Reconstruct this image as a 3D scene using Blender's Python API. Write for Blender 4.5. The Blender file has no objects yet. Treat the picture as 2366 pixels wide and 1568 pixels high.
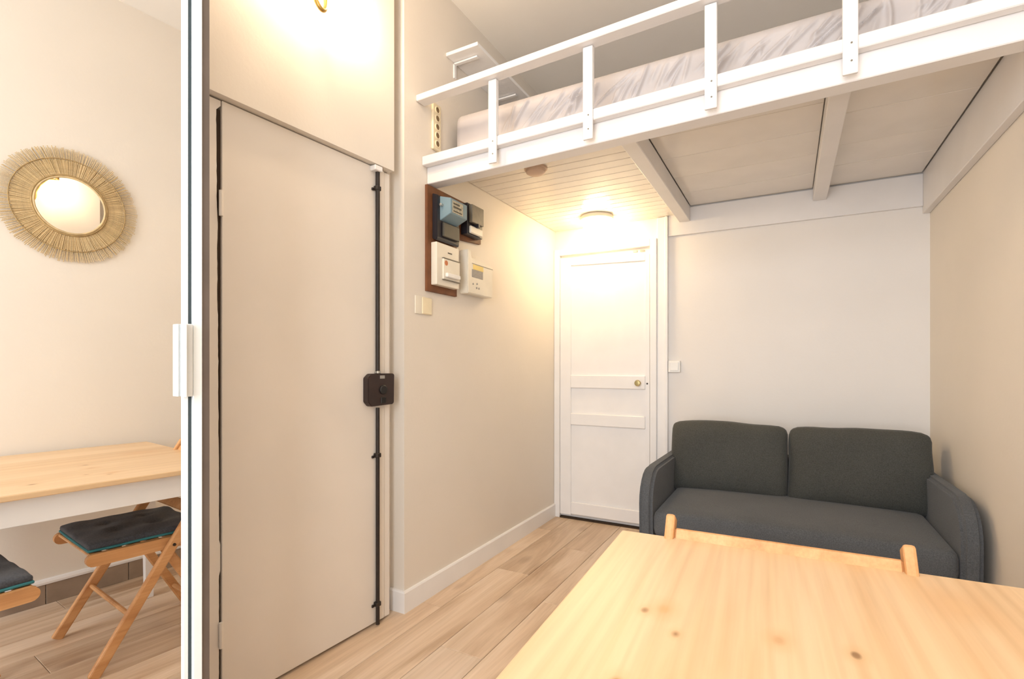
import bpy, bmesh, math, random
from mathutils import Vector, Matrix, noise
random.seed(7)
R = math.radians
S = bpy.context.scene
C = S.collection

# ------------------------------------------------------------------ camera
YAW = 28.66
cam_d = bpy.data.cameras.new('camera'); cam = bpy.data.objects.new('camera', cam_d); C.objects.link(cam)
cam.location = (0, 0, 1.15); cam.rotation_euler = (R(90), 0, R(YAW))
cam_d.sensor_width = 36; cam_d.lens = 17.787; cam_d.shift_y = 61 / 2366
cam_d.clip_start = 0.02
S.camera = cam

# ------------------------------------------------------------------ light, exposure
S.view_settings.view_transform = 'Standard'; S.view_settings.look = 'None'
S.view_settings.gamma = 1.0; S.view_settings.use_curve_mapping = False
S.view_settings.exposure = 0.5
w = bpy.data.worlds.new('daylight'); S.world = w; w.use_nodes = True
w.node_tree.nodes['Background'].inputs[0].default_value = (.80, .90, 1, 1)
w.node_tree.nodes['Background'].inputs[1].default_value = 1.0
WIN_X0, WIN_X1, WIN_Z0, WIN_Z1, WALL_F = -1.15, 0.45, 0.55, 2.75, -1.55
ld = bpy.data.lights.new('window_daylight', 'AREA'); ld.shape = 'RECTANGLE'
ld.size = WIN_X1 - WIN_X0 - .1; ld.size_y = WIN_Z1 - WIN_Z0 - .1; ld.energy = 62; ld.color = (.92, .96, 1.0)
lo = bpy.data.objects.new('window_daylight', ld); C.objects.link(lo)
lo.location = ((WIN_X0 + WIN_X1) / 2, WALL_F + .02, (WIN_Z0 + WIN_Z1) / 2); lo.rotation_euler = (R(90), 0, 0)
SCONCE_W = 270.0      # radiance of the bare bulb
LAMP_W = 42.0         # radiance of the frosted dome

# ------------------------------------------------------------------ materials
MATS = {}
def lin(c):
    return tuple(((v / 255) / 12.92 if v / 255 <= .04045 else ((v / 255 + .055) / 1.055) ** 2.4) for v in c)
class NB:
    def __init__(s, name):
        s.m = bpy.data.materials.new(name); s.m.use_nodes = True
        s.t = s.m.node_tree; s.b = s.t.nodes['Principled BSDF']; MATS[name] = s.m
    def n(s, ty, **kw):
        nd = s.t.nodes.new(ty)
        for k, v in kw.items():
            if k in nd.inputs: nd.inputs[k].default_value = v
            else: setattr(nd, k, v)
        return nd
    def l(s, a, b): s.t.links.new(a, b)
    def coords(s, scale=(1, 1, 1), kind='Object', rot=(0, 0, 0)):
        tc = s.n('ShaderNodeTexCoord'); mp = s.n('ShaderNodeMapping')
        mp.inputs['Scale'].default_value = scale; mp.inputs['Rotation'].default_value = rot
        s.l(tc.outputs[kind], mp.inputs['Vector']); return mp
    def ramp(s, src, stops):
        r = s.n('ShaderNodeValToRGB'); e = r.color_ramp.elements
        while len(e) < len(stops): e.new(.5)
        for el, (p, c) in zip(e, stops): el.position = p; el.color = (*c, 1)
        s.l(src, r.inputs[0]); return r
    def bump(s, src, strength=.1, dist=.01):
        b = s.n('ShaderNodeBump'); b.inputs['Strength'].default_value = strength; b.inputs['Distance'].default_value = dist
        s.l(src, b.inputs['Height']); s.l(b.outputs[0], s.b.inputs['Normal']); return b
    def mixc(s, fac, a, b, blend='MIX'):
        m = s.n('ShaderNodeMix', data_type='RGBA', blend_type=blend)
        for sock, v in ((m.inputs[0], fac), (m.inputs[6], a), (m.inputs[7], b)):
            if hasattr(v, 'is_output'): s.l(v, sock)
            elif isinstance(v, tuple): sock.default_value = (*v, 1)
            else: sock.default_value = v
        return m.outputs[2]
def plain(name, col, rough=.5, metal=0, noise_amt=.04, nscale=8, bump=0, bscale=60, spec=None):
    b = NB(name); c = lin(col)
    mp = b.coords(); nz = b.n('ShaderNodeTexNoise', Scale=nscale, Detail=4.0); b.l(mp.outputs[0], nz.inputs['Vector'])
    lo_ = tuple(v * (1 - noise_amt) for v in c); hi = tuple(min(1, v * (1 + noise_amt)) for v in c)
    r = b.ramp(nz.outputs[0], [(.35, lo_), (.65, hi)]); b.l(r.outputs[0], b.b.inputs['Base Color'])
    b.b.inputs['Roughness'].default_value = rough; b.b.inputs['Metallic'].default_value = metal
    if spec is not None: b.b.inputs['Specular IOR Level'].default_value = spec
    if bump:
        n2 = b.n('ShaderNodeTexNoise', Scale=bscale, Detail=3.0); b.l(mp.outputs[0], n2.inputs['Vector']); b.bump(n2.outputs[0], bump, .004)
    return b.m
plain('wall_paint', (231, 222, 210), .6, bump=.10, bscale=70, noise_amt=.015, nscale=2)
plain('back_wall_paint', (233, 227, 221), .6, bump=.10, bscale=70, noise_amt=.015, nscale=2)
plain('ceiling_paint', (246, 240, 231), .7, noise_amt=.015, nscale=2)
plain('loft_paint', (230, 226, 224), .35, noise_amt=.02, nscale=5, bump=.04, bscale=40)
plain('white_paint', (241, 238, 236), .35, noise_amt=.02, nscale=5, bump=.04, bscale=40)
plain('plank_paint', (232, 225, 216), .15, noise_amt=.03, nscale=4, bump=.05, bscale=25)
plain('door_paint', (236, 227, 216), .45, noise_amt=.02, nscale=3, bump=.05, bscale=35)
plain('white_metal', (244, 250, 252), .3, noise_amt=.01)
plain('groove', (70, 85, 92), .5)
plain('panel_edge', (104, 92, 84), .5, noise_amt=.08)
plain('grip', (226, 229, 230), .35)
plain('dark_gap', (58, 42, 26), .9, noise_amt=.2)
plain('iron', (46, 38, 33), .45, noise_amt=.15, nscale=30, metal=.2)
plain('lock_iron', (50, 36, 33), .5, noise_amt=.12, nscale=20)
plain('keyhole', (22, 20, 20), .5)
plain('steel', (190, 188, 182), .3, metal=.8)
plain('brass', (196, 160, 92), .3, metal=.9)
plain('dull_brass', (176, 160, 112), .35, metal=.6)
plain('board_brown', (114, 70, 40), .6, noise_amt=.2, nscale=14)
plain('bakelite', (38, 35, 40), .35)
plain('meter_blue', (126, 150, 160), .4)
plain('meter_label', (176, 170, 150), .5, noise_amt=.25, nscale=70)
plain('meter_grey', (120, 112, 98), .4, noise_amt=.1, nscale=40)
plain('dark_label', (70, 66, 58), .5)
plain('beige_plastic', (232, 224, 208), .4)
plain('white_plastic', (238, 236, 232), .35)
plain('cream_plastic', (236, 222, 190), .35)
plain('socket_hole', (120, 96, 62), .5)
plain('orange_sticker', (196, 110, 60), .5)
plain('yellow_sticker', (236, 208, 120), .5)
plain('lcd', (146, 142, 138), .3, noise_amt=.12, nscale=120)
plain('detector', (206, 180, 160), .5)
plain('tile', (150, 130, 112), .45, noise_amt=.12, nscale=10)
plain('teal', (52, 118, 124), .8)
plain('reed', (204, 178, 134), .7, noise_amt=.18, nscale=25)
plain('reed_dark', (170, 142, 96), .8, noise_amt=.2, nscale=40)
plain('dark_leg', (40, 36, 34), .5)

def fabric(name, col, sc=240, amt=.22):
    b = NB(name); mp = b.coords(); c = lin(col)
    n1 = b.n('ShaderNodeTexNoise', Scale=sc, Detail=2.0); b.l(mp.outputs[0], n1.inputs['Vector'])
    n2 = b.n('ShaderNodeTexNoise', Scale=5.0, Detail=3.0); b.l(mp.outputs[0], n2.inputs['Vector'])
    r = b.ramp(n1.outputs[0], [(.3, tuple(v * (1 - amt) for v in c)), (.7, tuple(v * (1 + amt) for v in c))])
    r2 = b.ramp(n2.outputs[0], [(.3, (.93, .93, .93)), (.7, (1.06, 1.06, 1.06))])
    b.l(b.mixc(1.0, r.outputs[0], r2.outputs[0], 'MULTIPLY'), b.b.inputs['Base Color'])
    b.b.inputs['Roughness'].default_value = .95; b.b.inputs['Specular IOR Level'].default_value = .15
    b.b.inputs['Sheen Weight'].default_value = .12
    b.bump(n1.outputs[0], .25, .002)
fabric('sofa_fabric', (86, 88, 91)); fabric('sofa_shaded_fabric', (74, 74, 70)); fabric('cushion_fabric', (74, 75, 80), 160)  # one sofa cloth; shade on its upright faces is put into the darker colour

def wood(name, base, dark, light, grain_axis=1, gscale=9, rough=.45, knots=(), knot_col=(120, 76, 40), use_random=False, knot_noise=0, strips=0, rings=0):
    """wood: fibres stretched along grain_axis, optional knots at given object-space points"""
    b = NB(name)
    sc = [gscale] * 3; sc[grain_axis] = gscale * .09
    tc = b.n('ShaderNodeTexCoord'); vec = tc.outputs['Object']
    if use_random:
        oi = b.n('ShaderNodeObjectInfo'); ml = b.n('ShaderNodeVectorMath', operation='SCALE'); 
        cmb = b.n('ShaderNodeCombineXYZ'); 
        for i in range(3): b.l(oi.outputs['Random'], cmb.inputs[i])
        b.l(cmb.outputs[0], ml.inputs[0]); ml.inputs['Scale'].default_value = 37.0
        ad = b.n('ShaderNodeVectorMath', operation='ADD'); b.l(vec, ad.inputs[0]); b.l(ml.outputs[0], ad.inputs[1]); vec = ad.outputs[0]
    mp = b.n('ShaderNodeMapping'); mp.inputs['Scale'].default_value = sc; b.l(vec, mp.inputs['Vector'])
    n1 = b.n('ShaderNodeTexNoise', Scale=1.0, Detail=5.0, Roughness=.6, Distortion=.7); b.l(mp.outputs[0], n1.inputs['Vector'])
    mp2 = b.n('ShaderNodeMapping'); s2 = [gscale * 12] * 3; s2[grain_axis] = gscale * .35; mp2.inputs['Scale'].default_value = s2; b.l(vec, mp2.inputs['Vector'])
    n2 = b.n('ShaderNodeTexNoise', Scale=1.0, Detail=3.0); b.l(mp2.outputs[0], n2.inputs['Vector'])
    r = b.ramp(n1.outputs[0], [(.28, lin(dark)), (.5, lin(base)), (.72, lin(light))])
    r2 = b.ramp(n2.outputs[0], [(.3, (.93, .92, .90)), (.6, (1.03, 1.03, 1.03))])
    col = b.mixc(1.0, r.outputs[0], r2.outputs[0], 'MULTIPLY')
    if strips:
        sp = b.n('ShaderNodeSeparateXYZ'); b.l(vec, sp.inputs[0])
        m1 = b.n('ShaderNodeMath', operation='MULTIPLY'); m1.inputs[1].default_value = strips; b.l(sp.outputs[0], m1.inputs[0])
        fl = b.n('ShaderNodeMath', operation='FLOOR'); b.l(m1.outputs[0], fl.inputs[0])
        wn = b.n('ShaderNodeTexWhiteNoise', noise_dimensions='1D'); b.l(fl.outputs[0], wn.inputs['W'])
        rs = b.ramp(wn.outputs[0], [(0, (.95, .93, .90)), (1, (1.03, 1.03, 1.03))]); col = b.mixc(1.0, col, rs.outputs[0], 'MULTIPLY')
    if rings:
        mr = b.n('ShaderNodeMapping'); mr.inputs['Scale'].default_value = (1, .10, 1); b.l(vec, mr.inputs['Vector'])
        wv = b.n('ShaderNodeTexWave', wave_type='BANDS', bands_direction='X', Scale=rings, Distortion=9.0, Detail=2.0); wv.inputs['Detail Scale'].default_value = .8
        b.l(mr.outputs[0], wv.inputs['Vector'])
        rw = b.ramp(wv.outputs[0], [(.0, (.965, .945, .92)), (.4, (1.0, 1.0, 1.0))]); col = b.mixc(1.0, col, rw.outputs[0], 'MULTIPLY')
    if use_random:
        oi2 = b.n('ShaderNodeObjectInfo'); rr = b.ramp(oi2.outputs['Random'], [(0, (.90, .89, .88)), (1, (1.06, 1.05, 1.04))])
        col = b.mixc(1.0, col, rr.outputs[0], 'MULTIPLY')
    if knot_noise:
        mk = b.n('ShaderNodeMapping'); sk = [knot_noise] * 3; sk[grain_axis] = knot_noise * .45; mk.inputs['Scale'].default_value = sk; b.l(vec, mk.inputs['Vector'])
        v = b.n('ShaderNodeTexVoronoi', Scale=1.0, Randomness=1.0); b.l(mk.outputs[0], v.inputs['Vector'])
        rk = b.ramp(v.outputs['Distance'], [(.03, (1, 1, 1)), (.16, (0, 0, 0))])
        col = b.mixc(b.mixc(1.0, rk.outputs[0], (.8, .8, .8), 'MULTIPLY'), col, lin(knot_col))
    for (kx, ky, kr, depth, kc) in knots:
        sub = b.n('ShaderNodeVectorMath', operation='SUBTRACT'); sub.inputs[1].default_value = (kx, ky, 0); b.l(tc.outputs['Object'], sub.inputs[0])
        scn = b.n('ShaderNodeVectorMath', operation='MULTIPLY'); scn.inputs[1].default_value = (1, .62, 0); b.l(sub.outputs[0], scn.inputs[0])
        ln = b.n('ShaderNodeVectorMath', operation='LENGTH'); b.l(scn.outputs[0], ln.inputs[0])
        rk = b.ramp(ln.outputs['Value'], [(kr * .5, (depth,) * 3), (kr * 1.15, (0, 0, 0))])
        col = b.mixc(rk.outputs[0], col, lin(kc))
        rh = b.ramp(ln.outputs['Value'], [(kr, (.35,) * 3), (kr * 3.2, (0, 0, 0))])
        col = b.mixc(rh.outputs[0], col, lin((214, 160, 104)))
    b.l(col, b.b.inputs['Base Color']); b.b.inputs['Roughness'].default_value = rough
    b.bump(n2.outputs[0], .06, .002)
    return b.m
wood('floor_wood', (216, 191, 165), (176, 145, 116), (232, 212, 192), 1, 8, .42, use_random=True, knot_noise=3.4, knot_col=(126, 92, 66))
TABLE_C = (0.158, 0.790)
K = [(-.206, .868, .0055, .95, (96, 60, 32)), (-.148, .812, .0045, .95, (96, 60, 32)), (.09, .866, .007, .95, (70, 46, 30)), (-.199, .653, .008, .95, (96, 66, 30)),
     (-.178, .886, .011, .5, (206, 150, 90)), (-.007, .862, .009, .45, (176, 124, 80)), (.271, 1.12, .02, .3, (236, 200, 150))]
wood('pine', (230, 197, 156), (221, 180, 134), (235, 205, 168), 1, 6, .38, knots=[(x - TABLE_C[0], y - TABLE_C[1], r, d, c) for x, y, r, d, c in K], strips=9, rings=9)
wood('pine_edge', (206, 160, 108), (190, 142, 92), (216, 172, 122), 1, 9, .5)
wood('beech', (206, 152, 100), (184, 128, 80), (220, 168, 118), 1, 14, .42)

def pane_glass(name, refl=.06):
    b = NB(name); t = b.n('ShaderNodeBsdfTransparent'); g = b.n('ShaderNodeBsdfGlossy', Roughness=.02); m = b.n('ShaderNodeMixShader'); m.inputs[0].default_value = refl
    b.l(t.outputs[0], m.inputs[1]); b.l(g.outputs[0], m.inputs[2]); b.l(m.outputs[0], b.t.nodes['Material Output'].inputs['Surface'])
def mirror(name, v=.86):
    b = NB(name); b.b.inputs['Metallic'].default_value = 1; b.b.inputs['Roughness'].default_value = .0
    b.b.inputs['Base Color'].default_value = (v, v * .995, v * .98, 1)
def emit(name, col, strength):
    b = NB(name); b.b.inputs['Base Color'].default_value = (1, .98, .94, 1); b.b.inputs['Emission Color'].default_value = (*lin(col), 1); b.b.inputs['Emission Strength'].default_value = strength
pane_glass('clear_glass', .10); pane_glass('window_glass'); mirror('mirror_glass'); mirror('round_mirror_glass', .9)
emit('bulb', (255, 228, 192), SCONCE_W); emit('dome_glow', (255, 224, 172), LAMP_W)

def sheet(name):
    b = NB(name); mp = b.coords((1, 1, 1)); nz = b.n('ShaderNodeTexNoise', Scale=6.0, Detail=4.0); b.l(mp.outputs[0], nz.inputs['Vector'])
    r = b.ramp(nz.outputs[0], [(.35, lin((192, 184, 182))), (.65, lin((200, 192, 190)))]); b.l(r.outputs[0], b.b.inputs['Base Color'])
    b.b.inputs['Roughness'].default_value = .5
sheet('mattress_cover')

# ------------------------------------------------------------------ helpers
WM = {}
def tag(o, label, cat, group=None, kind=None):
    if label: o['label'] = label
    if cat: o['category'] = cat
    if group: o['group'] = group
    if kind: o['kind'] = kind
    return o
def thing(name, label, cat, loc=(0, 0, 0), rotz=0, group=None, kind=None):
    o = bpy.data.objects.new(name, None); o.empty_display_size = .1; C.objects.link(o)
    o.location = loc; o.rotation_euler = (0, 0, rotz)
    WM[o.name] = Matrix.Translation(loc) @ Matrix.Rotation(rotz, 4, 'Z')
    return tag(o, label, cat, group, kind)
def obj(name, bm, mat, parent=None, local=False, smooth=False):
    """mesh object; bm is in world space unless local (then in the parent's space)"""
    bmesh.ops.recalc_face_normals(bm, faces=bm.faces)
    if parent is not None:
        if not local: bm.transform(WM[parent.name].inverted())
    loc = Vector((0, 0, 0))
    xs = [v.co for v in bm.verts]
    mn = Vector([min(v[i] for v in xs) for i in range(3)]); mx = Vector([max(v[i] for v in xs) for i in range(3)])
    loc = Vector(((mn.x + mx.x) / 2, (mn.y + mx.y) / 2, mn.z if parent is None else (mn.z + mx.z) / 2))
    for v in bm.verts: v.co -= loc
    me = bpy.data.meshes.new(name); bm.to_mesh(me); bm.free()
    me.materials.append(MATS[mat])
    if smooth:
        for p in me.polygons: p.use_smooth = True
        if smooth == 'auto': me.set_sharp_from_angle(angle=R(35))
    o = bpy.data.objects.new(name, me); C.objects.link(o); o.location = loc
    if parent is not None: o.parent = parent
    WM[o.name] = (WM[parent.name] if parent is not None else Matrix.Identity(4)) @ Matrix.Translation(loc)
    return o
def inst(o, parent, loc, rot=(0, 0, 0), scale=(1, 1, 1)):
    c = o.copy(); C.objects.link(c); c.parent = parent; c.location = loc; c.rotation_euler = rot; c.scale = scale; return c
def copy_tree(o, parent=None):
    c = o.copy(); C.objects.link(c); c.parent = parent
    for ch in o.children: copy_tree(ch, c)
    return c
def box(x0, x1, y0, y1, z0, z1, bev=0, seg=1, bm=None):
    bm = bm or bmesh.new()
    vs = [bm.verts.new(p) for p in ((x0, y0, z0), (x1, y0, z0), (x1, y1, z0), (x0, y1, z0), (x0, y0, z1), (x1, y0, z1), (x1, y1, z1), (x0, y1, z1))]
    fs = [bm.faces.new([vs[i] for i in f]) for f in ((3, 2, 1, 0), (4, 5, 6, 7), (0, 1, 5, 4), (1, 2, 6, 5), (2, 3, 7, 6), (3, 0, 4, 7))]
    if bev:
        es = list({e for f in fs for e in f.edges}); bmesh.ops.bevel(bm, geom=es, offset=bev, segments=seg, affect='EDGES', profile=.5)
    return bm
def bar(p0, p1, wd, ht, up=(0, 0, 1), bev=0, seg=1, bm=None, round_ends=False):
    """rectangular bar p0->p1; wd across, ht along the up side"""
    p0, p1, up = Vector(p0), Vector(p1), Vector(up); d = p1 - p0; L = d.length; d.normalize()
    s = d.cross(up).normalized(); u = s.cross(d).normalized()
    b2 = bmesh.new()
    if round_ends:
        n = 8; prof = []
        for i in range(n + 1):
            a = -math.pi / 2 + math.pi * i / n; prof.append((L - ht / 2 + math.cos(a) * ht / 2 , math.sin(a) * ht / 2))
        for i in range(n + 1):
            a = math.pi / 2 + math.pi * i / n; prof.append((ht / 2 + math.cos(a) * ht / 2, math.sin(a) * ht / 2))
        b2.free(); b2 = prism([(a, b) for a, b in prof], -wd / 2, wd / 2)   # (along, up) extruded across
        M = Matrix((d, u, s)).transposed().to_4x4()
    else:
        box(0, L, -wd / 2, wd / 2, -ht / 2, ht / 2, bev, seg, b2)
        M = Matrix((d, -s, u)).transposed().to_4x4()
    M.translation = p0; b2.transform(M)
    return join(bm, b2)
def join(bm, b2):
    if bm is None: return b2
    me = bpy.data.meshes.new('tmp'); b2.to_mesh(me); b2.free(); bm.from_mesh(me); bpy.data.meshes.remove(me); return bm
def prism(pts, z0, z1, bev=0):
    bm = bmesh.new(); a = [bm.verts.new((x, y, z0)) for x, y in pts]; b = [bm.verts.new((x, y, z1)) for x, y in pts]
    bm.faces.new(a[::-1]); bm.faces.new(b); n = len(pts)
    for i in range(n): bm.faces.new((a[i], a[(i + 1) % n], b[(i + 1) % n], b[i]))
    if bev:
        bmesh.ops.recalc_face_normals(bm, faces=bm.faces)
        bmesh.ops.bevel(bm, geom=list(bm.edges), offset=bev, segments=2, affect='EDGES')
    return bm
def prism_x(pts, x0, x1, bev=0):      # pts (y, z) extruded along x
    bm = prism(pts, x0, x1, bev); bm.transform(Matrix(((0, 0, 1, 0), (1, 0, 0, 0), (0, 1, 0, 0), (0, 0, 0, 1)))); return bm
def prism_y(pts, y0, y1, bev=0):      # pts (x, z) extruded along y
    bm = prism(pts, y0, y1, bev); bm.transform(Matrix(((1, 0, 0, 0), (0, 0, 1, 0), (0, 1, 0, 0), (0, 0, 0, 1)))); return bm
def lathe(prof, n=32, M=None, closed=False):
    bm = bmesh.new(); rings = []
    for r, z in prof:
        rings.append([bm.verts.new((r * math.cos(2 * math.pi * i / n), r * math.sin(2 * math.pi * i / n), z)) for i in range(n)] if r > 1e-6 else [bm.verts.new((0, 0, z))])
    pairs = list(zip(rings, rings[1:])) + ([(rings[-1], rings[0])] if closed else [])
    for a, b in pairs:
        for i in range(n):
            j = (i + 1) % n
            if len(a) == 1 and len(b) == 1: continue
            if len(a) == 1: bm.faces.new((a[0], b[i], b[j]))
            elif len(b) == 1: bm.faces.new((a[i], a[j], b[0]))
            else: bm.faces.new((a[i], a[j], b[j], b[i]))
    if M is not None: bm.transform(M)
    return bm
def tube(pts, r, n=10, cap=True):
    pts = [Vector(p) for p in pts]; bm = bmesh.new(); rings = []; prev = None
    for i, p in enumerate(pts):
        d = (pts[min(i + 1, len(pts) - 1)] - pts[max(i - 1, 0)]).normalized()
        u = Vector((0, 0, 1)) if prev is None else prev
        if abs(d.dot(u)) > .95 and prev is None: u = Vector((1, 0, 0))
        s = d.cross(u).normalized(); u = s.cross(d).normalized(); prev = u
        rr = r[i] if isinstance(r, (list, tuple)) else r
        rings.append([bm.verts.new(p + (s * math.cos(2 * math.pi * k / n) + u * math.sin(2 * math.pi * k / n)) * rr) for k in range(n)])
    for a, b in zip(rings, rings[1:]):
        for k in range(n): bm.faces.new((a[k], a[(k + 1) % n], b[(k + 1) % n], b[k]))
    if cap: bm.faces.new(rings[0][::-1]); bm.faces.new(rings[-1])
    return bm
def rbox(sx, sy, sz, r, n=(8, 8, 8), deform=None):
    """rounded box centred at 0, gridded so it can be deformed"""
    bm = bmesh.new(); h = Vector((sx / 2, sy / 2, sz / 2)); cache = {}
    def axis_vals(i):
        hh = h[i]; k = n[i]; arc = [-hh + r * (1 - math.cos(a * math.pi / 8)) for a in range(0, 5)] if r > 0 else [-hh]
        arc = sorted(set(round(v, 6) for v in [-hh, -hh + r * .12, -hh + r * .4, -hh + r]))
        inner = [-hh + r + (2 * hh - 2 * r) * j / k for j in range(1, k)]
        return arc + inner + [-v for v in reversed(arc)]
    ax = [axis_vals(i) for i in range(3)]
    def vert(p):
        key = tuple(round(v, 5) for v in p)
        if key in cache: return cache[key]
        q = Vector([max(-(h[i] - r), min(h[i] - r, p[i])) for i in range(3)]); d = Vector(p) - q
        co = q + d.normalized() * r if d.length > 1e-9 else Vector(p)
        if deform: co = deform(co)
        cache[key] = bm.verts.new(co); return cache[key]
    for i in range(3):
        j, k = (i + 1) % 3, (i + 2) % 3
        for sgn in (-1, 1):
            for a0, a1 in zip(ax[j], ax[j][1:]):
                for b0, b1 in zip(ax[k], ax[k][1:]):
                    def pt(a, b):
                        p = [0, 0, 0]; p[i] = sgn * h[i]; p[j] = a; p[k] = b; return p
                    vs = [vert(pt(a0, b0)), vert(pt(a1, b0)), vert(pt(a1, b1)), vert(pt(a0, b1))]
                    if len(set(vs)) == 4:
                        try: bm.faces.new(vs)
                        except ValueError: pass
    return bm
def move(bm, loc=(0, 0, 0), rz=0, rx=0, ry=0):
    bm.transform(Matrix.Translation(loc) @ Matrix.Rotation(rz, 4, 'Z') @ Matrix.Rotation(ry, 4, 'Y') @ Matrix.Rotation(rx, 4, 'X')); return bm
def struct(name, bm, mat, label, **kw):
    return tag(obj(name, bm, mat, **kw), label, 'structure', kind='structure')

# ------------------------------------------------------------------ room shell
XL, XR, YB, ZC = -1.575, .69, 3.58, 3.095
YE = 1.832                                # front end of the left wall, past the entrance door
floor = struct('floor', box(-1.95, XR + .1, WALL_F - .1, YB + .1, -.08, -.008), 'dark_gap', 'pale oak laminate plank floor of the studio')
pl_mesh = {}
row_x = -1.66; rows = []
xw = [-1.66, -1.455, -1.255, -1.055]
x = xw[-1]
while x < XR: x += .2; xw.append(min(x, XR))
first = {}
offs = [.35, 1.10, .62, 1.35, .2, .8, .5, 1.15, .3, .9, .6, .1]
for i in range(len(xw) - 1):
    wdt = xw[i + 1] - xw[i]
    if wdt < .02: continue
    y = WALL_F - offs[i % len(offs)]
    while y < YB:
        y0, y1 = max(y, WALL_F), min(y + 1.285, YB); y += 1.285
        if y1 - y0 < .02: continue
        key = (round(wdt, 3), round(y1 - y0, 3))
        if key in first: 
            inst(first[key], floor, Vector(((xw[i] + xw[i + 1]) / 2, (y0 + y1) / 2, -.004)) - floor.location)
        else:
            o = obj('plank', box(xw[i] + .0011, xw[i + 1] - .0011, y0 + .0008, y1 - .0008, -.008, 0, .0016), 'floor_wood', floor); first[key] = o

struct('ceiling', box(-1.95, XR + .1, WALL_F - .1, YB + .1, ZC, ZC + .1), 'ceiling_paint', 'plain off-white ceiling above the loft')
struct('wall_right', box(XR, XR + .1, WALL_F - .1, YB + .1, 0, ZC), 'wall_paint', 'off-white right wall beside the sofa and table')
struct('wall_back', box(XL - .1, XR, YB, YB + .1, 0, ZC), 'back_wall_paint', 'white back wall behind the sofa')
struct('wall_left', box(-1.70, XL, YE, YB, 0, ZC), 'wall_paint', 'off-white left wall carrying the electric meters')
# wall behind the camera, with the window that lights the room
wf = thing('wall_front', 'off-white wall holding the window behind the viewer', 'structure', (0, WALL_F, 0), kind='structure')
for q in ((-1.95, WIN_X0, 0, ZC), (WIN_X1, XR, 0, ZC), (WIN_X0, WIN_X1, 0, WIN_Z0), (WIN_X0, WIN_X1, WIN_Z1, ZC)):
    obj('wall_panel', box(q[0], q[1], WALL_F - .1, WALL_F, q[2], q[3]), 'wall_paint', wf)
wn = thing('window_1', 'white framed window behind the viewer', 'structure', ((WIN_X0 + WIN_X1) / 2, WALL_F, WIN_Z0), kind='structure')
xm = (WIN_X0 + WIN_X1) / 2
for q in ((WIN_X0, WIN_X0 + .05, WIN_Z0, WIN_Z1), (WIN_X1 - .05, WIN_X1, WIN_Z0, WIN_Z1), (xm - .05, xm + .05, WIN_Z0, WIN_Z1), (WIN_X0 + .05, WIN_X1 - .05, WIN_Z0, WIN_Z0 + .05), (WIN_X0 + .05, WIN_X1 - .05, WIN_Z1 - .05, WIN_Z1)):
    obj('window_frame', box(q[0], q[1], WALL_F - .08, WALL_F - .03, q[2], q[3], .004), 'white_paint', wn)
for a, b in ((WIN_X0 + .05, xm - .05), (xm + .05, WIN_X1 - .05)):
    obj('pane', box(a, b, WALL_F - .06, WALL_F - .055, WIN_Z0 + .05, WIN_Z1 - .05), 'window_glass', wn)

# baseboards
bb = bmesh.new()
secs = []
for px, py, dx, dy in ((XL, YB - .03, 1, 0), (XL, YE, 1, -1), (-1.655, YE, 0, -1)):      # mitred round the wall end
    secs.append([bb.verts.new((px + dx * t, py + dy * t, z)) for t, z in ((0, 0), (.014, 0), (.014, .093), (.010, .1), (0, .1))])
for q, r_ in zip(secs, secs[1:]):
    for i in range(5): bb.faces.new((q[i], q[(i + 1) % 5], r_[(i + 1) % 5], r_[i]))
bb.faces.new(secs[0]); bb.faces.new(secs[-1][::-1])
struct('baseboard_left', bb, 'white_paint', 'white baseboard along the left wall')
br = thing('baseboard_right', 'grey-brown tile skirting along the right wall with white cap moulding', 'structure', (XR, 1, 0), kind='structure')
y = 3.57; t0 = None
while y - .335 > WALL_F:
    if t0 is None: t0 = obj('tile', box(XR - .010, XR, y - .333, y, 0, .095, .0015), 'tile', br)
    else: inst(t0, br, Vector((XR - .005, y - .1665, .0475)) - br.location)
    y -= .3365
obj('cap_moulding', prism_y([(XR, .097), (XR - .014, .097), (XR - .016, .108), (XR - .012, .119), (XR, .122)], WALL_F, YB - .01), 'white_paint', br)

# ------------------------------------------------------------------ entrance side (turned 3.4 degrees)
EA = math.atan2(.0594, .998)
EO = Vector((-1.635, 1.243, 0))
def E_(x, y, z): return (x, y, z)
we = thing('wall_entry', 'off-white wall section around and above the entrance door', 'structure', EO, -EA, kind='structure')
# local frame: x = towards the room, y = along the door (hinge at about -.24, lock edge at +.52)
obj('upper_wall', box(-.10, .030, -.60, .522, 2.034, ZC), 'wall_paint', we, local=True)
obj('wall_core', box(-.20, -.06, -.62, .70, 0, ZC), 'wall_paint', we, local=True)
d2 = thing('door_1', 'flush painted entrance door with a long iron bolt rod and dark lock box', 'structure', EO, -EA, kind='structure')
leaf = box(-.045, .0, -.232, .490, .012, 2.03, .002)
obj('leaf', leaf, 'door_paint', d2, local=True)
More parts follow.
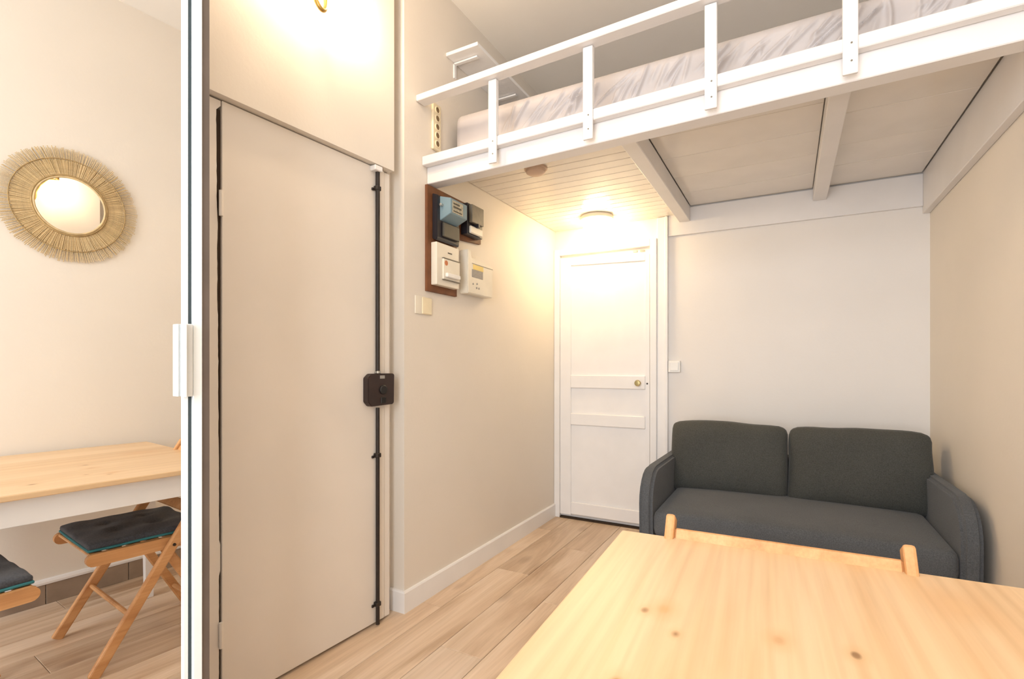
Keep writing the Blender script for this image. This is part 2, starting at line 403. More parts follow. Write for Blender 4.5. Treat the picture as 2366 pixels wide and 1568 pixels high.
# left jamb with an uneven edge, so the gap shows as a ragged dark line
gap = bmesh.new(); NZ = 120; L = []; Rr = []
for i in range(NZ + 1):
    z = 2.028 * i / NZ
    wgt = .0065 + .009 * max(0, (z - .75) / 1.28) + .003 * noise.noise((0, 0, z * 9)) + .0015 * noise.noise((3, 0, z * 40))
    if .47 < z < .56: wgt *= .35
    if z > 2.0: wgt = .001
    Rr.append((-.234 - max(.0012, wgt), z))
jam = bmesh.new(); fv = []; bv = []
for yy, z in Rr:
    fv.append((jam.verts.new((-.003, yy, z)), jam.verts.new((-.003, -.36, z)), jam.verts.new((-.05, yy, z)), jam.verts.new((-.05, -.36, z))))
for a, b in zip(fv, fv[1:]):
    jam.faces.new((a[0], a[1], b[1], b[0])); jam.faces.new((a[0], b[0], b[2], a[2])); jam.faces.new((a[2], b[2], b[3], a[3])); jam.faces.new((a[1], a[3], b[3], b[1]))
obj('jamb', jam, 'door_paint', d2, local=True)
obj('gap_backing', box(-.058, -.052, -.35, .50, .0, 2.028), 'dark_gap', d2, local=True)
obj('gap_strip', box(-.050, -.010, -.27, -.2325, .0, 2.0), 'dark_gap', d2, local=True)
rj = obj('jamb', box(-.050, -.006, .4935, .530, .008, 2.03, .003), 'door_paint', d2, local=True)
for zc in (1.688, .26):
    h = obj('hinge', tube([(.004, -.2375, zc - .042), (.004, -.2375, zc + .042)], .0065, 10), 'door_paint', d2, local=True, smooth='auto')
    obj('hinge_joint', tube([(.004, -.2375, zc - .0015), (.004, -.2375, zc + .0015)], .0069, 10), 'dark_gap', h)
rod_y = .438; 
obj('bolt_rod', tube([(.014, rod_y, .008), (.014, rod_y, .965)], .0088, 12), 'iron', d2, local=True, smooth='auto')
obj('bolt_rod', tube([(.014, rod_y, 1.11), (.014, rod_y, 2.012)], .0098, 12), 'iron', d2, local=True, smooth='auto')
for zc in (1.935, .755, .098):
    g = obj('rod_guide', box(.0, .024, rod_y - .0135, rod_y + .0135, zc - .010, zc + .010, .003), 'iron', d2, local=True)
    obj('screw', move(rbox(.008, .012, .012, .003, (1, 1, 1)), (.004, rod_y - .019, zc - .006)), 'iron', d2, local=True)
obj('rod_keeper', box(.0, .034, .405, .45, 2.006, 2.028, .003), 'white_paint', d2, local=True)
oct_ = [(-.077 + .020, -.066), (.070, -.062), (.076, -.054), (.078, .070), (.072, .076), (-.077 + .022, .076), (-.077, .058), (-.077, -.046)]
lk = obj('lock_box', prism_x([(rod_y + .005 + a, 1.040 + b) for a, b in oct_], .0, .034, .003), 'lock_iron', d2, local=True)
MX = Matrix.Rotation(R(90), 4, 'Y')
obj('lock_cylinder', lathe([(0, .0), (.021, .0), (.021, .005), (.017, .008), (0, .008)], 24, Matrix.Translation((.034, rod_y + .012, 1.045)) @ MX), 'keyhole', d2, local=True, smooth='auto')
obj('key_cover', box(.034, .038, rod_y - .002, rod_y + .028, .985, 1.012, .002), 'keyhole', d2, local=True)
obj('maker_plate', box(.034, .0352, rod_y - .006, rod_y + .022, 1.094, 1.108), 'steel', d2, local=True)
obj('rod_collar', box(.003, .025, rod_y - .010, rod_y + .010, 1.116, 1.128, .002), 'steel', d2, local=True)
for a, zz in ((.079, 1.085), (.079, .985)): obj('latch_screw', box(.008, .016, rod_y + .005 + a, rod_y + .005 + a + .006, zz - .006, zz + .006, .001), 'steel', d2, local=True)

# sconce above the entrance door: only its lowest part is in the picture
sc = thing('wall_sconce', 'brass wall lamp with clear glass globe above the entrance door at the top edge', 'lamp', (-1.56, 1.36, 2.62))
obj('wall_plate', lathe([(0, 0), (.045, 0), (.05, .006), (.038, .016), (0, .022)], 28, Matrix.Translation((-1.586, 1.30, 2.66)) @ Matrix.Rotation(R(90), 4, 'Y')), 'brass', sc, smooth='auto')
arc = [(-1.566, 1.30, 2.66)] + [(-1.53 + .02 * math.sin(t), 1.270 + .062 * (1 - math.cos(t)) * .5 - .0, 2.545 - .082 * math.sin(t)) for t in [math.pi * i / 14 for i in range(15)]] + [(-1.515, 1.352, 2.60), (-1.50, 1.40, 2.66), (-1.488, 1.450, 2.665)]
obj('arm', tube(arc, .0085, 12), 'brass', sc, smooth='auto')
obj('arm', tube([(-1.566, 1.30, 2.66), (-1.53, 1.27, 2.652), (-1.50, 1.235, 2.658), (-1.488, 1.205, 2.668)], .0085, 12), 'brass', sc, smooth='auto')
gp = [(.064 * math.sin(a), -.064 * math.cos(a)) for a in [math.pi * i / 18 for i in range(0, 15)]]
bp = [(.022 * math.sin(a), -.026 * math.cos(a)) for a in [math.pi * i / 12 for i in range(13)]]
for gy in (1.455, 1.205):
    obj('bulb_holder', lathe([(0, .024), (.010, .024), (.013, 0), (.010, -.010), (0, -.010)], 20, Matrix.Translation((-1.487, gy, 2.674))), 'brass', sc, smooth='auto')
    obj('glass_globe', lathe(gp, 36, Matrix.Translation((-1.487, gy, 2.612))), 'clear_glass', sc, smooth=True)
    obj('bulb', lathe(bp, 20, Matrix.Translation((-1.487, gy, 2.612))), 'bulb', sc, smooth=True)

# ------------------------------------------------------------------ mirrored wardrobe
MA = R(2.75)
wd_ = thing('wardrobe', 'full-height wardrobe with a dark edge strip right of the mirrored sliding door', 'wardrobe', (-1.2468, .6697, 0), -MA)
obj('side_panel', box(-.33, .004, .0425, .0605, 0, ZC - .002, .001), 'panel_edge', wd_, local=True)
obj('back_panel', box(-.36, -.335, -1.75, .06, 0, ZC - .002), 'white_paint', wd_, local=True)
obj('shelf', box(-.33, -.03, -1.70, .04, 2.35, 2.37), 'white_paint', wd_, local=True)
md = thing('sliding_mirror_door', 'full-height mirrored sliding door in slim white frame at left edge', 'mirror door', (-1.2468, .6697, 0), -MA)
obj('mirror_pane', box(-.006, 0, -1.20, .0, .02, ZC - .02), 'mirror_glass', md, local=True)
st = obj('stile', box(-.010, .008, .0205, .0415, .004, ZC - .004, .0015), 'white_metal', md, local=True)
obj('stile_lip', box(-.010, .006, .0, .0105, .004, ZC - .004, .001), 'white_metal', md, local=True)
obj('stile_groove', box(-.010, -.001, .0105, .0205, .004, ZC - .004), 'groove', md, local=True)
obj('stile', box(-.010, .008, -1.23, -1.20, .004, ZC - .004, .0015), 'white_metal', md, local=True)
obj('rail', box(-.010, .006, -1.2, 0, .004, .02), 'white_metal', md, local=True)
obj('rail', box(-.010, .006, -1.2, 0, ZC - .02, ZC - .004), 'white_metal', md, local=True)
hz0, hz1 = 1.15 - (918 - 845) / 1169 * 1.15, 1.15 + (845 - 745) / 1169 * 1.15
hd = obj('grip_handle', box(.006, .016, -.004, .0165, hz0, hz1, .002), 'grip', md, local=True)
obj('grip_fin', box(.006, .030, -.0065, -.0035, hz0, hz1, .001), 'white_plastic', md, local=True)

# ------------------------------------------------------------------ inner door in the back wall
d1 = thing('door_2', 'white panelled inner door with brass knob left of the sofa', 'structure', (-1.19, YB, 0), kind='structure')
JL, JR = -1.526, -.850
y0 = YB - .004
obj('door_frame', box(XL + .001, JL - .002, YB - .032, YB, 0, 2.035, .003), 'white_paint', d1)
obj('door_frame', box(JR + .003, -.8005, YB - .032, YB, 0, 2.035, .003), 'white_paint', d1)
obj('door_frame', box(JL - .002, JR + .003, YB - .032, YB, 1.985, 2.035, .003), 'white_paint', d1)
# head filler above the crooked top of the leaf
obj('head_filler', box(JL, JR, YB - .006, YB, 1.90, 1.986), 'plank_paint', d1)
dl = obj('leaf', prism_y([(JL, .028), (JR, .036), (JR, 1.935), (JL, 1.968)], YB - .016, YB - .008), 'white_paint', d1)
def rail(x0, x1, z0, z1, nm): obj(nm, box(x0, x1, YB - .032, YB - .015, z0, z1, .005), 'white_paint', d1)
obj('stile', prism_y([(JL, .028), (-1.438, .029), (-1.438, 1.964), (JL, 1.968)], YB - .026, YB - .015, .002), 'white_paint', d1)
obj('stile', prism_y([(-.880, .036), (JR, .036), (JR, 1.935), (-.880, 1.937)], YB - .026, YB - .015, .002), 'white_paint', d1)
obj('top_rail', prism_y([(-1.438, 1.905), (-.880, 1.888), (-.880, 1.937), (-1.438, 1.964)], YB - .026, YB - .015, .002), 'white_paint', d1)
rail(-1.440, -.878, .985, 1.082, 'cross_rail'); rail(-1.440, -.878, .708, .796, 'cross_rail'); rail(-1.438, -.880, .036, .13, 'cross_rail')
kb = lathe([(0, 0), (.017, 0), (.017, .004), (.009, .008), (.009, .022), (.019, .030), (.022, .040), (.018, .049), (0, .052)], 24, Matrix.Translation((-.924, YB - .027, 1.030)) @ Matrix.Rotation(R(90), 4, 'X'))
obj('knob', kb, 'dull_brass', d1, smooth='auto')
obj('keyhole', lathe([(0, 0), (.006, 0), (.006, .003), (0, .003)], 12, Matrix.Translation((-.866, YB - .026, 1.026)) @ Matrix.Rotation(R(90), 4, 'X')), 'iron', d1)
for xx in (-.955, -.905): obj('hinge_plate', box(xx - .016, xx + .016, YB - .012, YB - .006, 1.955, 1.968, .002), 'steel', d1)
obj('threshold', box(JL, JR, YB - .03, YB, 0, .012), 'dark_gap', d1)
struct('trim_1', join(box(-.800, -.732, YB - .024, YB, 0, 2.176, .004), box(-.746, -.726, YB - .032, YB - .001, 0, 2.176, .003)), 'white_paint', 'tall white upright casing right of the inner door')
ls = thing('light_switch', 'small square white switch on the back wall beside the door casing', 'switch', (-.683, YB, 1.146))
obj('box', box(-.723, -.644, YB - .03, YB, 1.107, 1.186, .004, 2), 'white_plastic', ls)
obj('rocker', box(-.712, -.655, YB - .034, YB - .029, 1.118, 1.175, .003), 'white_plastic', ls)

# ------------------------------------------------------------------ loft bed
lf = thing('loft_bed', 'white painted wooden loft platform with guard rail spanning the room', 'loft bed', (-.45, 2.0, 2.05))
def fy(x, off=0): return 2.000 - .030 * (x - XL) + off            # the front runs slightly out of square
XF0, XF1 = XL + .002, XR - .004
def fbar(name, z0, z1, th, off, x0=XF0, x1=XF1, mat='loft_paint', dz=0):
    obj(name, bar((x0, fy(x0, off) + th / 2, (z0 + z1) / 2 + dz * 0), (x1, fy(x1, off) + th / 2, (z0 + z1) / 2 + dz), th, z1 - z0, bev=.003), mat, lf)
fbar('front_beam', 2.050, 2.165, .075, 0, dz=.016)
fbar('toe_rail', 2.130, 2.174, .038, -.040, XF0, dz=.016)
fbar('top_rail', 2.424, 2.454, .062, -.085, XF0, dz=.018)
for xa in (-1.159, -.706, -.242, .170):
    zr = .007 * (xa + 1.5)
    po = obj('post', bar((xa, fy(xa, -.0465), 2.052 + zr), (xa, fy(xa, -.0465), 2.4235 + zr), .011, .041, up=(1, 0, 0), bev=.002), 'loft_paint', lf)
    obj('post_back', bar((xa, fy(xa, -.0345), 2.176 + zr), (xa, fy(xa, -.0345), 2.4235 + zr), .013, .041, up=(1, 0, 0), bev=.002), 'loft_paint', po)
    for zz in (2.092, 2.148): obj('screw', lathe([(0, 0), (.0032, 0), (.0032, .001), (0, .001)], 8, Matrix.Translation((xa + .003, fy(xa, -.052), zz + zr)) @ Matrix.Rotation(R(90), 4, 'X')), 'meter_grey', po)
for xa, zb in ((-.615, 2.128), (.165, 2.150)):
    obj('joist', box(xa - .035, xa + .035, fy(xa) + .076, YB - .022, zb - .005, 2.222, .003), 'loft_paint', lf)
# boards under the deck: narrow ones over the inner door, wide ones over the sofa
yb0 = fy(-1.1) + .078
ys = [yb0]
while ys[-1] < 2.70: ys.append(ys[-1] + .0815)
while ys[-1] < YB - .03: ys.append(min(ys[-1] + .0815, YB - .004))
for a, b in zip(ys, ys[1:]):
    obj('board', box(XL + .003, -.652, a + .0010, b - .0010, 2.178, 2.198, .003), 'plank_paint', lf)
for (xa, xb), lines in ((((-.578), .128), [2.10, 2.42, 2.70, 2.99, 3.28, YB - .024]), ((.202, XR - .040), [2.06, 2.31, 2.57, 2.93, 3.22, YB - .024])):
    for k, (a, b) in enumerate(zip(lines, lines[1:])):
        obj('board', box(xa, xb, a + .0012, b - .0012, 2.224 + .001 * (k % 2), 2.243, .002), 'plank_paint', lf)
obj('deck', box(XL + .003, XR - .004, 2.125, YB - .004, 2.2445, 2.262), 'plank_paint', lf)
obj('ledger_board', box(-.724, XR - .034, YB - .020, YB, 2.038, 2.219, .002), 'loft_paint', lf)
obj('ledger_board', box(XR - .034, XR, fy(XR) + .078, YB, 1.998, 2.228, .003), 'loft_paint', lf)

FOLDS = []
for k in range(62):                                        # stretched folds running up to the right
    x0 = -.78 + 1.95 * (k + random.uniform(-.6, .6)) / 62
    FOLDS.append((x0, random.uniform(.05, .26), random.uniform(-.08, .10), random.uniform(.008, .022), random.uniform(.006, .011), random.uniform(0, .45), random.uniform(.6, 1.0)))
def wrinkle(co):
    X_, y_, z_ = co
    if y_ < -.60:
        t = (z_ + .0975) / .195; v = .006 * noise.noise((X_ * 4, z_ * 6, 3))
        for x0, sl, cv, amp, wd2, ta, tb in FOLDS:
            dx = X_ - (x0 + sl * t + cv * t * t)
            if abs(dx) < .04: v += amp * math.exp(-(dx / wd2) ** 2) * max(0, min(1, (t - ta) * 6, (tb - t) * 6))
        return Vector((X_, y_ - v * max(0, 1 - abs(z_ / .092) ** 4), z_))
    return co
mt = rbox(2.12, 1.32, .195, .035, (420, 6, 24), wrinkle)
mo = thing('mattress', 'white mattress in a wrinkled stretched cover on the loft', 'mattress', (-.475, 2.84, 2.262))
obj('cover', move(mt, (-.475, 2.84, 2.3625)), 'mattress_cover', mo, smooth=True)
# things on the left wall above the loft
ps = thing('power_strip', 'cream five-socket power strip fixed upright on the wall above the loft', 'power strip', (XL, 2.07, 2.27))
obj('body', box(XL, XL + .014, 2.034, 2.100, 2.240, 2.475, .004, 2), 'cream_plastic', ps)
for k in range(5):
    zz = 2.272 + k * .043
    s0 = obj('socket', lathe([(0, 0), (.0185, .0), (.0185, .005), (.0145, .005), (.014, .0012), (0, .0012)], 18, Matrix.Translation((XL + .0138, 2.067, zz)) @ MX), 'cream_plastic', ps)
    obj('socket_well', lathe([(0, 0), (.0138, 0), (.0138, .0022), (0, .0022)], 16, Matrix.Translation((XL + .0145, 2.067, zz)) @ MX), 'socket_hole', s0)
sh = thing('wall_shelf', 'small white shelf on the left wall near the ceiling above the loft', 'shelf', (XL, 2.45, 2.77))
obj('board', box(XL, -1.380, 2.16, 2.75, 2.772, 2.790, .002), 'white_paint', sh)
for yy in (2.235, 2.66):
    obj('bracket', join(bar((XL + .004, yy, 2.765), (XL + .150, yy, 2.765), .018, .008), bar((XL + .004, yy, 2.69), (XL + .004, yy, 2.765), .018, .008, up=(1, 0, 0))), 'white_paint', sh)

# ceiling lamp and detector under the loft
cl = thing('ceiling_lamp', 'round lit ceiling lamp with frosted dome under the loft by the door', 'lamp', (-1.155, 3.335, 2.178))
TL = Matrix.Translation((-1.158, 3.335, 2.178))
obj('base_ring', lathe([(0, 0), (.108, 0), (.112, -.004), (.112, -.026), (.106, -.030), (.0, -.030)], 48, TL), 'beige_plastic', cl, smooth='auto')
obj('dome', lathe([(.101, -.030), (.099, -.050), (.090, -.076), (.070, -.098), (.040, -.108), (0, -.111)], 48, TL), 'dome_glow', cl, smooth=True)
sd = thing('smoke_detector', 'small round pinkish detector on the boards behind the front beam', 'detector', (-1.155, 2.37, 2.178))
TD = Matrix.Translation((-1.152, 2.365, 2.178))
obj('base', lathe([(0, 0), (.06, 0), (.06, -.010), (.055, -.012), (0, -.012)], 32, TD), 'detector', sd, smooth='auto')
obj('cap', lathe([(.052, -.012), (.050, -.026), (.036, -.034), (0, -.036)], 32, TD), 'detector', sd, smooth='auto')

# ------------------------------------------------------------------ electric meters on the left wall
mb = obj('meter_board', prism_x([(1.985, 1.52), (2.237, 1.52), (2.237, 1.83), (2.478, 1.85), (2.478, 2.045), (1.985, 2.045)], XL, XL + .016, .001), 'board_brown')
tag(mb, 'brown wooden backboard under the electric meters', 'board')
me_ = thing('electric_meter', 'black electric meter with tilted blue upper box on the brown board', 'meter', (XL + .016, 2.13, 1.80))
obj('base', prism_y([(XL + .016, 1.785), (XL + .042, 1.775), (XL + .047, 1.79), (XL + .047, 2.00), (XL + .016, 2.012)], 2.022, 2.215, .003), 'bakelite', me_)
obj('lower_plate', box(XL + .047, XL + .060, 2.062, 2.200, 1.80, 1.872, .003), 'dark_label', me_)
bx_ = obj('blue_box', prism_y([(XL + .047, 1.878), (-1.462, 1.905), (-1.462, 1.980), (XL + .047, 1.998), (XL + .030, 1.998), (XL + .030, 1.874)], 2.046, 2.190, .002), 'meter_blue', me_)
lb = obj('label', box(-1.462, -1.4605, 2.058, 2.150, 1.912, 1.972), 'meter_label', bx_)
for a, b, c in ((1.954, 1.962, 2.12), (1.937, 1.946, 2.135), (1.918, 1.924, 2.14)): obj('label_print', box(-1.4605, -1.46, 2.066, c, a, b), 'dark_label', me_)
obj('screw', lathe([(0, 0), (.007, 0), (.007, .018), (0, .02)], 12, Matrix.Translation((XL + .062, 2.046, 1.95)) @ Matrix.Rotation(R(90), 4, 'X')), 'steel', me_)
sw = thing('main_switch', 'narrow black main switch with grey cover beside the blue meter box', 'switch', (XL + .016, 2.36, 1.86))
obj('base', box(XL + .016, XL + .060, 2.272, 2.425, 1.862, 2.030, .003), 'bakelite', sw)
obj('cover', box(XL + .060, XL + .082, 2.285, 2.405, 1.925, 2.022, .004, 2), 'meter_grey', sw)
obj('lower_cover', box(XL + .060, XL + .075, 2.285, 2.405, 1.868, 1.908, .004), 'beige_plastic', sw)
obj('lever', box(XL + .060, XL + .09, 2.335, 2.355, 1.905, 1.926, .002), 'bakelite', sw)
bk = thing('breaker_box', 'tall beige circuit breaker on the lower brown board', 'breaker', (XL + .016, 2.12, 1.55))
obj('body', box(XL + .016, XL + .052, 2.012, 2.205, 1.553, 1.765, .004, 2), 'beige_plastic', bk)
obj('centre_panel', box(XL + .052, XL + .062, 2.055, 2.200, 1.585, 1.690, .003), 'beige_plastic', bk)
obj('panel_line', box(XL + .052, XL + .0635, 2.055, 2.200, 1.690, 1.6935), 'meter_grey', bk)
obj('panel_line', box(XL + .052, XL + .0635, 2.055, 2.200, 1.582, 1.585), 'meter_grey', bk)
obj('toggle', box(XL + .062, XL + .078, 2.068, 2.185, 1.596, 1.618, .004), 'white_plastic', bk)
obj('sticker', lathe([(0, 0), (.013, 0), (.013, .001), (0, .001)], 20, Matrix.Translation((XL + .062, 2.078, 1.668)) @ MX), 'orange_sticker', bk)
obj('slot', box(XL + .052, XL + .0535, 2.105, 2.14, 1.722, 1.728), 'bakelite', bk)
cu = thing('smart_meter', 'white digital meter with yellow sticker and grey display right of the breaker', 'meter', (XL, 2.42, 1.55))
obj('body', prism_x([(2.285, 1.545), (2.545, 1.545), (2.545, 1.728), (2.325, 1.742), (2.315, 1.782), (2.285, 1.782)], XL, XL + .055, .004), 'beige_plastic', cu)
obj('cover_line', box(XL + .055, XL + .0565, 2.325, 2.545, 1.710, 1.713), 'meter_grey', cu)
obj('sticker', box(XL + .055, XL + .0562, 2.335, 2.44, 1.681, 1.708), 'yellow_sticker', cu)
obj('display', box(XL + .055, XL + .0565, 2.325, 2.435, 1.637, 1.679), 'lcd', cu)
for a, b in ((2.335, 1.600), (2.375, 1.605), (2.370, 1.582), (2.395, 1.582)): obj('button', lathe([(0, 0), (.0055, 0), (.0055, .002), (0, .002)], 12, Matrix.Translation((XL + .055, a, b)) @ MX), 'lcd', cu)
dbx = thing('junction_box', 'small cream wall box below the brown meter board', 'wall box', (XL, 1.96, 1.41))
obj('base', box(XL, XL + .006, 1.906, 2.034, 1.402, 1.490, .002), 'beige_plastic', dbx)
obj('cover', box(XL + .006, XL + .012, 1.952, 2.028, 1.404, 1.486, .003), 'cream_plastic', dbx)

# ------------------------------------------------------------------ round reed mirror on the right wall
sm = thing('sunburst_mirror', 'round mirror in a wide frame of radiating natural reeds', 'mirror', (XR, .972, 1.945))
TX = Matrix.Translation((XR, .972, 1.945)) @ Matrix.Rotation(R(-90), 4, 'Y')
obj('backing', lathe([(.125, .004), (.218, .004), (.218, .008), (.125, .008)], 64, TX, closed=True), 'reed_dark', sm)
obj('glass', lathe([(0, .004), (.138, .004), (.138, .017), (0, .017)], 64, TX), 'round_mirror_glass', sm, smooth='auto')
def ring(rr, z, r, name, mat):
    prof = [(rr + r * math.cos(a), z + r * math.sin(a)) for a in [2 * math.pi * i / 8 for i in range(8)]]
    obj(name, lathe(prof, 96, TX, closed=True), mat, sm, smooth=True)
ring(.1385, .017, .0050, 'inner_rim', 'reed'); ring(.147, .016, .0045, 'rope_rim', 'reed_dark'); ring(.226, .0145, .0022, 'binding', 'reed_dark')
NR = 230; r0 = None
for i in range(NR):
    a = 2 * math.pi * (i + random.uniform(-.3, .3)) / NR; ln = .140 + random.uniform(-.007, .005)
    c, s_ = math.cos(a), math.sin(a); rad = .140 + ln / 2
    if r0 is None:
        b = bar((-.5, 0, 0), (.5, 0, 0), .0027, .0027); r0m = bpy.data.meshes.new('reed'); b.to_mesh(r0m); b.free(); r0m.materials.append(MATS['reed'])
        r0 = True
    o = bpy.data.objects.new('reed', r0m); C.objects.link(o); o.parent = sm
    o.location = (-.0115 - random.uniform(0, .002), rad * c, rad * s_); o.rotation_euler = (0, 0, 0)
    o.rotation_mode = 'QUATERNION'; o.rotation_quaternion = Vector((1, 0, 0)).rotation_difference(Vector((0, c, s_)))
    o.scale = (ln, 1, 1)
inr = bmesh.new()
for i in range(360):
    a = 2 * math.pi * i / 360 + random.uniform(-.006, .006); ln = random.uniform(.217, .230); c, s_ = math.cos(a), math.sin(a)
    z = XR - .009 - random.uniform(0, .003)
    bar((z, .972 + .14 * c, 1.945 + .14 * s_), (z, .972 + ln * c, 1.945 + ln * s_), .0032, .002, up=(1, 0, 0), bm=inr)
o = obj('inner_reeds', inr, 'reed', sm); o['kind'] = 'stuff'

# ------------------------------------------------------------------ sofa
so = thing('sofa', 'dark grey two-seat fabric sofa against the back wall', 'sofa', (-.005, 3.02, 0))
AX0, AX1 = -.665, .655; SF, SB = 2.545, 3.47
def arm(x0, x1):
    prof = []
    for t in range(7):
        a = math.pi - math.pi / 2 * t / 6; prof.append((SF + .17 + .17 * math.cos(a), .455 + .17 * math.sin(a)))
    prof = [(SF + .01, .10)] + prof + [(SB - .04, .615), (SB, .58), (SB, .10)]
    bm = prism_x(prof, x0, x1); bmesh.ops.recalc_face_normals(bm, faces=bm.faces)
    sh_e = [e for e in bm.edges if abs(e.verts[0].co.x - e.verts[1].co.x) < 1e-6]
    bmesh.ops.bevel(bm, geom=sh_e, offset=.016, segments=3, affect='EDGES'); return bm
obj('armrest', arm(AX0, AX0 + .068), 'sofa_fabric', so, smooth='auto')
obj('armrest', arm(AX1 - .068, AX1), 'sofa_fabric', so, smooth='auto')
obj('base', move(rbox(AX1 - AX0 - .136, SB - SF - .03, .20, .018, (8, 4, 4)), ((AX0 + AX1) / 2, (SF + SB) / 2 + .012, .20)), 'sofa_shaded_fabric', so, smooth=True)
def seat_def(co):
    x, y, z = co
    if z > 0: z += .016 * max(0, 1 - (x / .6) ** 4) * max(0, 1 - (y / .48) ** 4)
    if z > 0: z -= .004 * math.exp(-((x) / .007) ** 2)
    return Vector((x, y, z))
obj('seat_cushion', move(rbox(AX1 - AX0 - .138, .90, .135, .040, (60, 14, 4), seat_def), ((AX0 + AX1) / 2, SF + .448, .362)), 'sofa_fabric', so, smooth=True)
obj('backrest', move(rbox(AX1 - AX0 - .136, .15, .52, .03, (6, 3, 6)), ((AX0 + AX1) / 2, SB - .07, .36), rx=R(0)), 'sofa_shaded_fabric', so, smooth=True)
def bc(seed, wdt):
    def f(co):
        x, y, z = co; u, v = x / (wdt / 2), z / .21
        b = max(0, 1 - u ** 4) * max(0, 1 - v ** 4)
        if y < 0: y -= .045 * b
        else: y += .02 * b
        y += .008 * noise.noise((x * 5, z * 5, seed))
        z += .010 * noise.noise((x * 6, seed, 2)) * (v > 0) - .014 * max(0, v) * abs(u) ** 3
        x += .010 * noise.noise((z * 7, seed, 6)) * abs(u)
        return Vector((x, y, z))
    return f
CB = [(-.632, -.006, 1.3, .0), (.000, .628, 7.7, .0)]
for x0, x1, sd_, dz in CB:
    wdt = x1 - x0
    c = rbox(wdt, .17, .42, .042, (14, 4, 12), bc(sd_, wdt))
    o = obj('back_cushion', move(c, ((x0 + x1) / 2, SB - .245, .605 + dz), rx=R(-14)), 'sofa_shaded_fabric', so, smooth=True)
for xx in (AX0 + .08, AX1 - .08):
    for yy in (SF + .08, SB - .08): obj('leg', lathe([(0, 0), (.016, 0), (.022, .10), (0, .10)], 12, Matrix.Translation((xx, yy, 0))), 'dark_leg', so)

# ------------------------------------------------------------------ table
TR = R(2.3)
tb = thing('dining_table', 'white wooden table with a knotty light pine top against the right wall', 'table', (TABLE_C[0], TABLE_C[1], 0), TR)
HX, HY = .505, .475
obj('tabletop', box(-HX, HX - .006, -HY, HY, .720, .740, .0035, 2), 'pine', tb, local=True)
BX0, BX1 = -HX + .03, HX - .235
for q in ((BX0, BX1, HY - .055, HY - .035), (BX0, BX1, -HY + .035, -HY + .055)):
    obj('apron', box(q[0], q[1], q[2], q[3], .630, .720, .002), 'white_paint', tb, local=True)
for q in ((BX0, BX0 + .02), (BX1 - .02, BX1)):
    obj('apron', box(q[0], q[1], -HY + .055, HY - .055, .630, .720, .002), 'white_paint', tb, local=True)
for sx in (BX0 + .045, BX1 - .045):
    for sy in (-HY + .08, HY - .08):
        lg = bmesh.new(); t, b_ = .024, .016
        ring_ = [[lg.verts.new((sx + a * r, sy + c * r, z)) for a, c in ((-1, -1), (1, -1), (1, 1), (-1, 1))] for r, z in ((b_, 0), (t, .60), (t, .719))]
        for p, q in zip(ring_, ring_[1:]):
            for i in range(4): lg.faces.new((p[i], p[(i + 1) % 4], q[(i + 1) % 4], q[i]))
        lg.faces.new(ring_[0]); lg.faces.new(ring_[-1])
        obj('leg', lg, 'white_paint', tb, local=True)

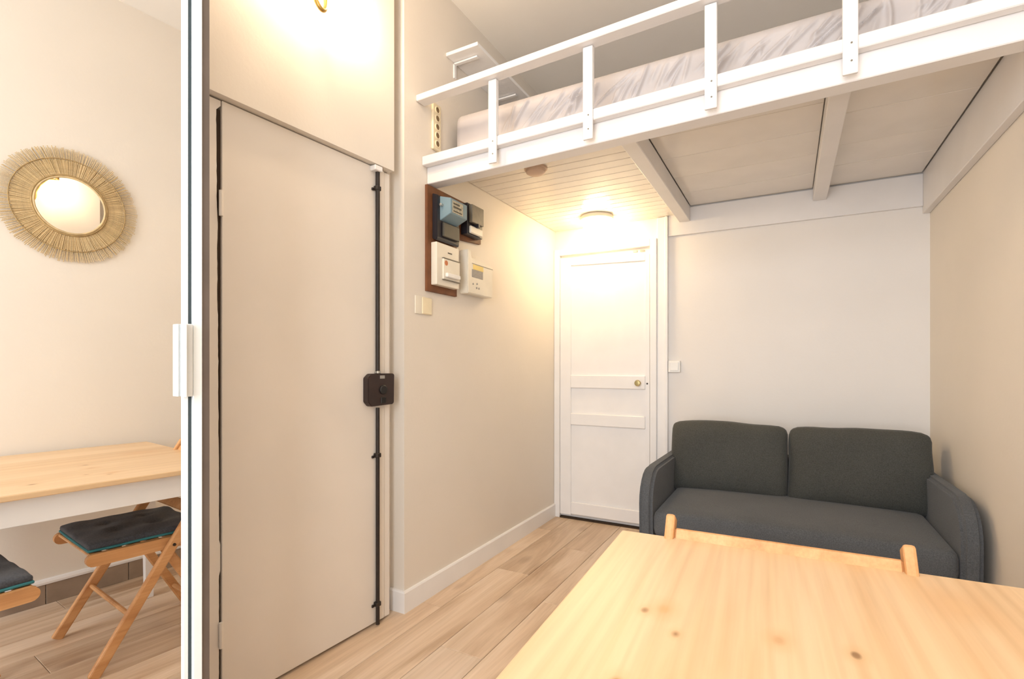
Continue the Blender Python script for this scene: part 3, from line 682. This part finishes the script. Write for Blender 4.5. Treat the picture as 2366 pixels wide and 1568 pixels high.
# ------------------------------------------------------------------ folding chairs (local +y is the front)
def make_chair(label, loc, rz):
    t = thing('folding_chair', label, 'chair', loc, rz, 'folding beech chairs at the table')
    FT, TP = Vector((0, .20, 0)), Vector((0, -.285, .782)); dr = (TP - FT).normalized()
    for sx in (-1, 1):
        x = sx * .232
        obj('long_leg', bar((x, FT.y, 0.003), (x, TP.y, TP.z), .022, .040, up=(0, 1, 0), bev=.006, seg=2), 'beech', t, local=True)
        obj('short_leg', bar((sx * .180, -.27, .003), (sx * .180, -.045, .412), .020, .036, up=(0, 1, 0), bev=.005), 'beech', t, local=True)
        obj('seat_rail', bar((sx * .206, .215, .430), (sx * .206, -.19, .425), .022, .046, bev=0, round_ends=True), 'beech', t, local=True)
        obj('bolt', lathe([(0, 0), (.006, 0), (.006, .004), (0, .005)], 12, Matrix.Translation((sx * .243, -.062, .423)) @ Matrix.Rotation(R(90 * sx), 4, 'Y')), 'iron', t, local=True)
    for k in range(6):
        y = .18 - k * .062
        obj('seat_slat', box(-.1945, .1945, y - .022, y + .022, .440, .4515, .003), 'beech', t, local=True)
    for a, hh in ((.938, .056), (.70, .045)):
        p = FT + (TP - FT) * a
        obj('back_slat', bar((-.221, p.y, p.z), (.221, p.y, p.z), .016, hh, up=dr, bev=.004), 'beech', t, local=True)
    p = FT + (TP - FT) * .24
    obj('rung', tube([(-.222, p.y, p.z), (.222, p.y, p.z)], .009, 10), 'beech', t, local=True, smooth='auto')
    obj('rung', tube([(-.172, -.215, .10), (.172, -.215, .10)], .009, 10), 'beech', t, local=True, smooth='auto')
    return t
def make_cushion(label, loc, rz):
    t = thing('chair_cushion', label, 'cushion', loc, rz, 'dark cushions on the folding chairs')
    def f(co):
        x, y, z = co
        b = max(0, 1 - (x / .2) ** 4) * max(0, 1 - (y / .19) ** 4)
        z += .006 * b * (1 if z > 0 else .0) + .009 * noise.noise((x * 11, y * 11, 4)) * (1 if z > 0 else .3)
        for qx in (-.07, .07):
            for qy in (-.07, .07):
                if z > 0: z -= .010 * math.exp(-((x - qx) ** 2 + (y - qy) ** 2) / .0006)
        return Vector((x, y, z))
    obj('top', move(rbox(.40, .385, .022, .009, (26, 26, 2), f), (0, .008, .0225)), 'cushion_fabric', t, local=True, smooth=True)
    obj('underside', move(rbox(.404, .389, .010, .0045, (20, 20, 1), lambda c: Vector((c.x, c.y, c.z + .003 * noise.noise((c.x * 9, c.y * 9, 4))))), (0, .008, .009)), 'teal', t, local=True, smooth=True)
    return t
c1, c2 = (-.012, 1.0, 0), (-.19, .395, 0)
make_chair('folding chair whose back rail rises behind the far edge of the table, facing the viewer', c1, math.pi + R(1.5))
make_chair('folding chair seen only in the mirror, its seat front at the lower left corner', c2, R(-1))
make_cushion('dark grey cushion with teal underside on the chair nearer the sofa', (c1[0], c1[1], .4510), math.pi + R(2.5))
make_cushion('dark grey cushion cut off by the left edge of the picture in the mirror', (c2[0], c2[1], .4510), R(-2))
